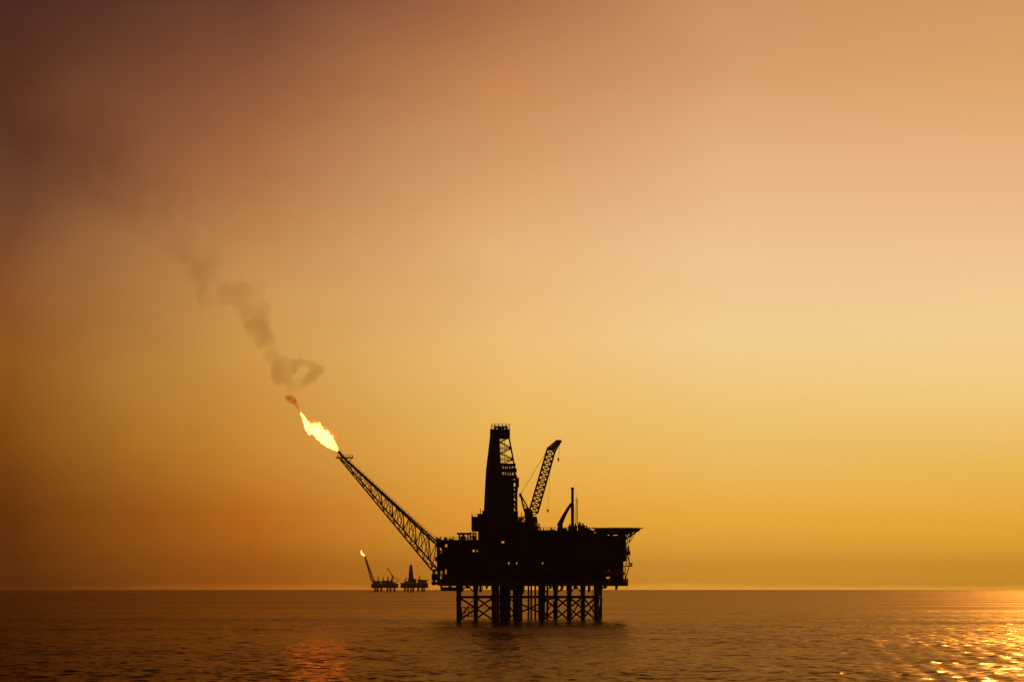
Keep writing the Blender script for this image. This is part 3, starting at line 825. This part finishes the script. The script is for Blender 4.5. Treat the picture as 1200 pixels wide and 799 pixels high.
# sooty red tongue where the flame ends
so = Vector(P(345,473,0))
tip = puff_hull('flame_wisp', [(351.2,482,1.3,0),(350,479.3,1.7,0),(348.6,476.6,2.2,0),(346.8,473.4,2.9,0),(344.2,470,4.2,0),(341.5,468,4.6,0),(338,466.4,3.6,0)],
                smoke_mat('sooty_flame', 1.15, .6, .36, .68, (.04,.02,.01), (1,.12,.008), .15), .25, so, .8)
tip.parent = flame; tip.location = so-fo
# thin orange veil of burning gas round the bright core
veil = puff_hull('flame_veil', [(392.5,522.5,4,0),(389,517.5,7.5,0),(384,512.5,10.5,0),(378,508,11,0),(371,503.5,10,0),(365,500.5,9,0),(360,496.5,7.5,0),(357,491.5,5.5,0),(354,487,3.6,0),(351.5,483,2.4,0)],
                 smoke_mat('burning_gas', .30, .42, .42, .66, (.1,.05,.02), (1,.28,.025), .75), .4, so, .5)
veil.parent = flame; veil.location = so-fo
smo = Vector(P(300,400,0))
trail = [(341,466,5,0),(338,460,6,1),(343,453,7,1),(337,446,8,2),(331,438,9,3),(352,450,6,1),(349,456,6,1),(357,448,6.5,2),(366,441,8,3),(373,433,7.5,4),(364,427,6,4),(352,424,6,4),(341,430,10,4),(329,428,13,5),(326,441,10,5),(318,414,11,6),
         (309,398,13,7),(300,380,17,8),(306,362,13,9),(288,366,14,9),(281,346,17,10),(300,340,12,11),(266,345,14,11),(252,336,17,12),(240,328,20,12),(228,318,17,13),(240,350,12,12),(246,304,16,13),
         (210,285,25,14),(182,258,30,16),(150,236,34,18),(195,226,30,17),(120,205,40,19),(88,180,44,20),(60,152,50,21),(125,152,46,20),(28,128,52,22)]
smoke = puff_hull('smoke', trail, smoke_mat('flare_smoke', .10, .085, .36, .66, (.30,.12,.03), thin=(-22, 42, .11)), .8, smo, .45)
tag(smoke, 'thin brown smoke trail drifting up to the left from the big flame', 'smoke', kind='stuff')

# ------------------------------------------------------------------ the two far platforms
DF = 5000.0
def far_thing(name, label, pc):
    ox = (pc-600)/F*DF; oz = -DF*DF/(2*RE)
    o = thing(name, label, 'oil platform', (ox, DF, oz), 'platforms on the horizon')
    def fp(a, b, y=0.0): return ((a-600)/F*DF-ox, y, EYE+(LEVEL-b)/F*DF-oz)
    return o, fp
def fbox(fp, a0, a1, r0, r1, d, name, root, y0=None):
    p, q = fp(a0, r1), fp(a1, r0); y0 = -d/2 if y0 is None else y0
    m = MB().box(p[0], q[0], y0, y0+d, p[2], q[2])
    k = max(2, int((q[0]-p[0])/5))
    for i in range(k):
        x = p[0]+(q[0]-p[0])*(i+.5)/k
        m.box(x-.5, x+.5, y0-.5, y0+.02, p[2]+.4, q[2]-.4)
    return m.build(name, M_FAR, root)
def flat_tower(m, fp, a0, b0, w0, a1, b1, w1, n, rc, rb):
    A = [fp(a0-w0/2,b0,-w0), fp(a0+w0/2,b0,-w0), fp(a0+w0/2,b0,w0), fp(a0-w0/2,b0,w0)]
    B = [fp(a1-w1/2,b1,-w1), fp(a1+w1/2,b1,-w1), fp(a1+w1/2,b1,w1), fp(a1-w1/2,b1,w1)]
    lattice(m, A, B, n, rc, rb)

fa, fp = far_thing('flare_platform', 'small hazy platform at the horizon with a thin boom and tiny flame', 450)
fbox(fp, 435.6, 466.3, 683.6, 688, 40, 'module', fa)
fbox(fp, 437, 446, 680.4, 683.5, 34, 'module', fa); fbox(fp, 447.5, 459.5, 680.0, 683.5, 34, 'module', fa); fbox(fp, 460, 463.5, 681.6, 683.5, 30, 'module', fa)
fbox(fp, 436, 466.4, 687.9, 688.6, 44, 'deck', fa)
for a in (439.5, 442.5, 447, 454, 457.5, 462.3):
    for y in (-14, 14):
        p = fp(a, 688, y); MB().tube((p[0], y, -4), p, 1.5, k=8).build('leg', M_FAR, fa)
for a, b in ((439.5,447),(454,462.3)):
    for y in (-14, 14):
        p, q = fp(a, 690, y), fp(b, 690, y); MB().tube(p, q, .7).build('brace', M_FAR, fa)
for a, rr, w in ((443,675.4,1.5),(449.2,676,1.4),(454.6,675.6,1.7),(458.6,677,1.2)):
    p, q = fp(a, 681, 0), fp(a, rr, 0); MB().tube(p, q, 1.7*w/1.5, 1.3*w/1.5, k=8).build('exhaust_stack', M_FAR, fa)
m = MB(); 
for y in (-5, 5):
    m.tube(fp(435.4,681,y), fp(427.0,651.2,y*.2), .9, .7); m.tube(fp(439,680.5,y), fp(427.8,651.2,y*.2), .9, .7)
    for k in range(14):
        a, b = Vector(fp(435.4,681,y)).lerp(Vector(fp(427.0,651.2,y*.2)), k/14), Vector(fp(439,680.5,y)).lerp(Vector(fp(427.8,651.2,y*.2)), (k+.6)/14)
        m.tube(a, b, .55, k=4)
m.tube(fp(437,681,0), fp(427.3,651,0), 1.1)
m.build('flare_boom', M_FAR, fa)
m = MB()
m.tube(fp(459.5,682,0), fp(460.5,673.5,0), 1.5); m.tube(fp(460.5,674.8,-1), fp(454.2,665.6,-1), .7); m.tube(fp(460.2,676,1), fp(454.2,665.6,1), .6); m.tube(fp(460.5,673.5,0), fp(462,679,0), .6)
m.tube(fp(455.4,667.4,0), fp(454.0,665.4,0), 1.4)
m.build('crane', M_FAR, fa)
MB().tube(fp(464.5,682.5,0), fp(467.4,678.4,0), .5).tube(fp(461.5,676.2,0), fp(468.5,680,0), .45).build('davit', M_FAR, fa)

fd, fp2 = far_thing('drilling_platform', 'small hazy platform at the horizon with a pointed derrick, half behind the big one', 486)
fbox(fp2, 470, 501.5, 682.6, 688, 42, 'module', fd)
fbox(fp2, 474, 480, 680.6, 682.5, 36, 'module', fd); fbox(fp2, 478.5, 487.5, 677.8, 682.5, 30, 'module', fd, -12); fbox(fp2, 489.5, 494.5, 678.6, 682.5, 30, 'module', fd); fbox(fp2, 494, 500, 679.8, 682.5, 34, 'module', fd)
fbox(fp2, 493.6, 503, 679.0, 679.7, 36, 'helideck', fd)
fbox(fp2, 469.6, 502.4, 687.9, 688.6, 46, 'deck', fd)
for a in (474.5, 478, 482, 484.5, 490, 494.5, 497):
    for y in (-14, 14):
        p = fp2(a, 688, y); MB().tube((p[0], y, -4), p, 1.6, k=8).build('leg', M_FAR, fd)
for a, b in ((474.5,482),(490,497)):
    for y in (-14, 14): MB().tube(fp2(a,690,y), fp2(b,690,y), .7).build('brace', M_FAR, fd)
m = MB(); flat_tower(m, fp2, 481.6, 678, 5.4, 481.5, 662.2, 2.2, 9, .9, .6)
dd = m.build('derrick', M_FAR, fd)
lo = [fp2(479.6,678,-3.6), fp2(483.8,678,-3.6), fp2(483.8,678,3.6), fp2(479.6,678,3.6)]
hi = [fp2(480.6,662.4,-2.0), fp2(482.4,662.4,-2.0), fp2(482.4,662.4,2.0), fp2(480.6,662.4,2.0)]
MB().hexa(lo, hi).build('windwall', M_FAR, dd)
MB().box(fp2(480.2,0)[0], fp2(482.9,0)[0], -3, 3, fp2(0,662.4)[2], fp2(0,661.4)[2]).build('crown_platform', M_FAR, dd)
MB().tube(fp2(491.5,679,0), fp2(491.5,674.2,0), 1.4, 1.1, k=8).build('exhaust_stack', M_FAR, fd)
MB().tube(fp2(476,681,0), fp2(476.6,676,0), .9).tube(fp2(476.6,676.6,0), fp2(472.6,680.4,0), .6).build('crane', M_FAR, fd)

fsec = [((427.5,651.0),(426.8,651.5)),((426.9,649.0),(425.2,651.0)),((425.4,647.6),(423.4,649.4)),((424.0,646.4),(422.6,647.4)),((423.7,644.3),(423.2,644.6))]
def PF(a, b, y): return ((a-600)/F*DF, y, EYE+(LEVEL-b)/F*DF)
fo2 = Vector(PF(427.2,651.2,0))
ff = MB().rings(flame_mesh(fsec, fo2, PF, k=14, sub=4, jag=.25)).build('gas_flame', flame_mat('far_flame', (1,.50,.16), (1,.42,.10), 6, 4, .1), None, True)
ff.location = fo2+Vector((0, DF, 0))
tag(ff, 'tiny pale flame at the top of the thin boom on the horizon', 'flame')

# ------------------------------------------------------------------ the dusk air
m = MB().box(-18500, 18500, -18500, 18500, -30, 240)
hz = m.build('haze', None); tag(hz, kind='stuff')
hm, t, out = nodes_of('haze'); v = t.nodes.new('ShaderNodeVolumePrincipled'); t.links.new(v.outputs[0], out.inputs['Volume'])
v.inputs['Color'].default_value = (.50, .30, .13, 1); v.inputs['Density'].default_value = 2.6e-5; v.inputs['Anisotropy'].default_value = .05
hz.data.materials.append(hm)
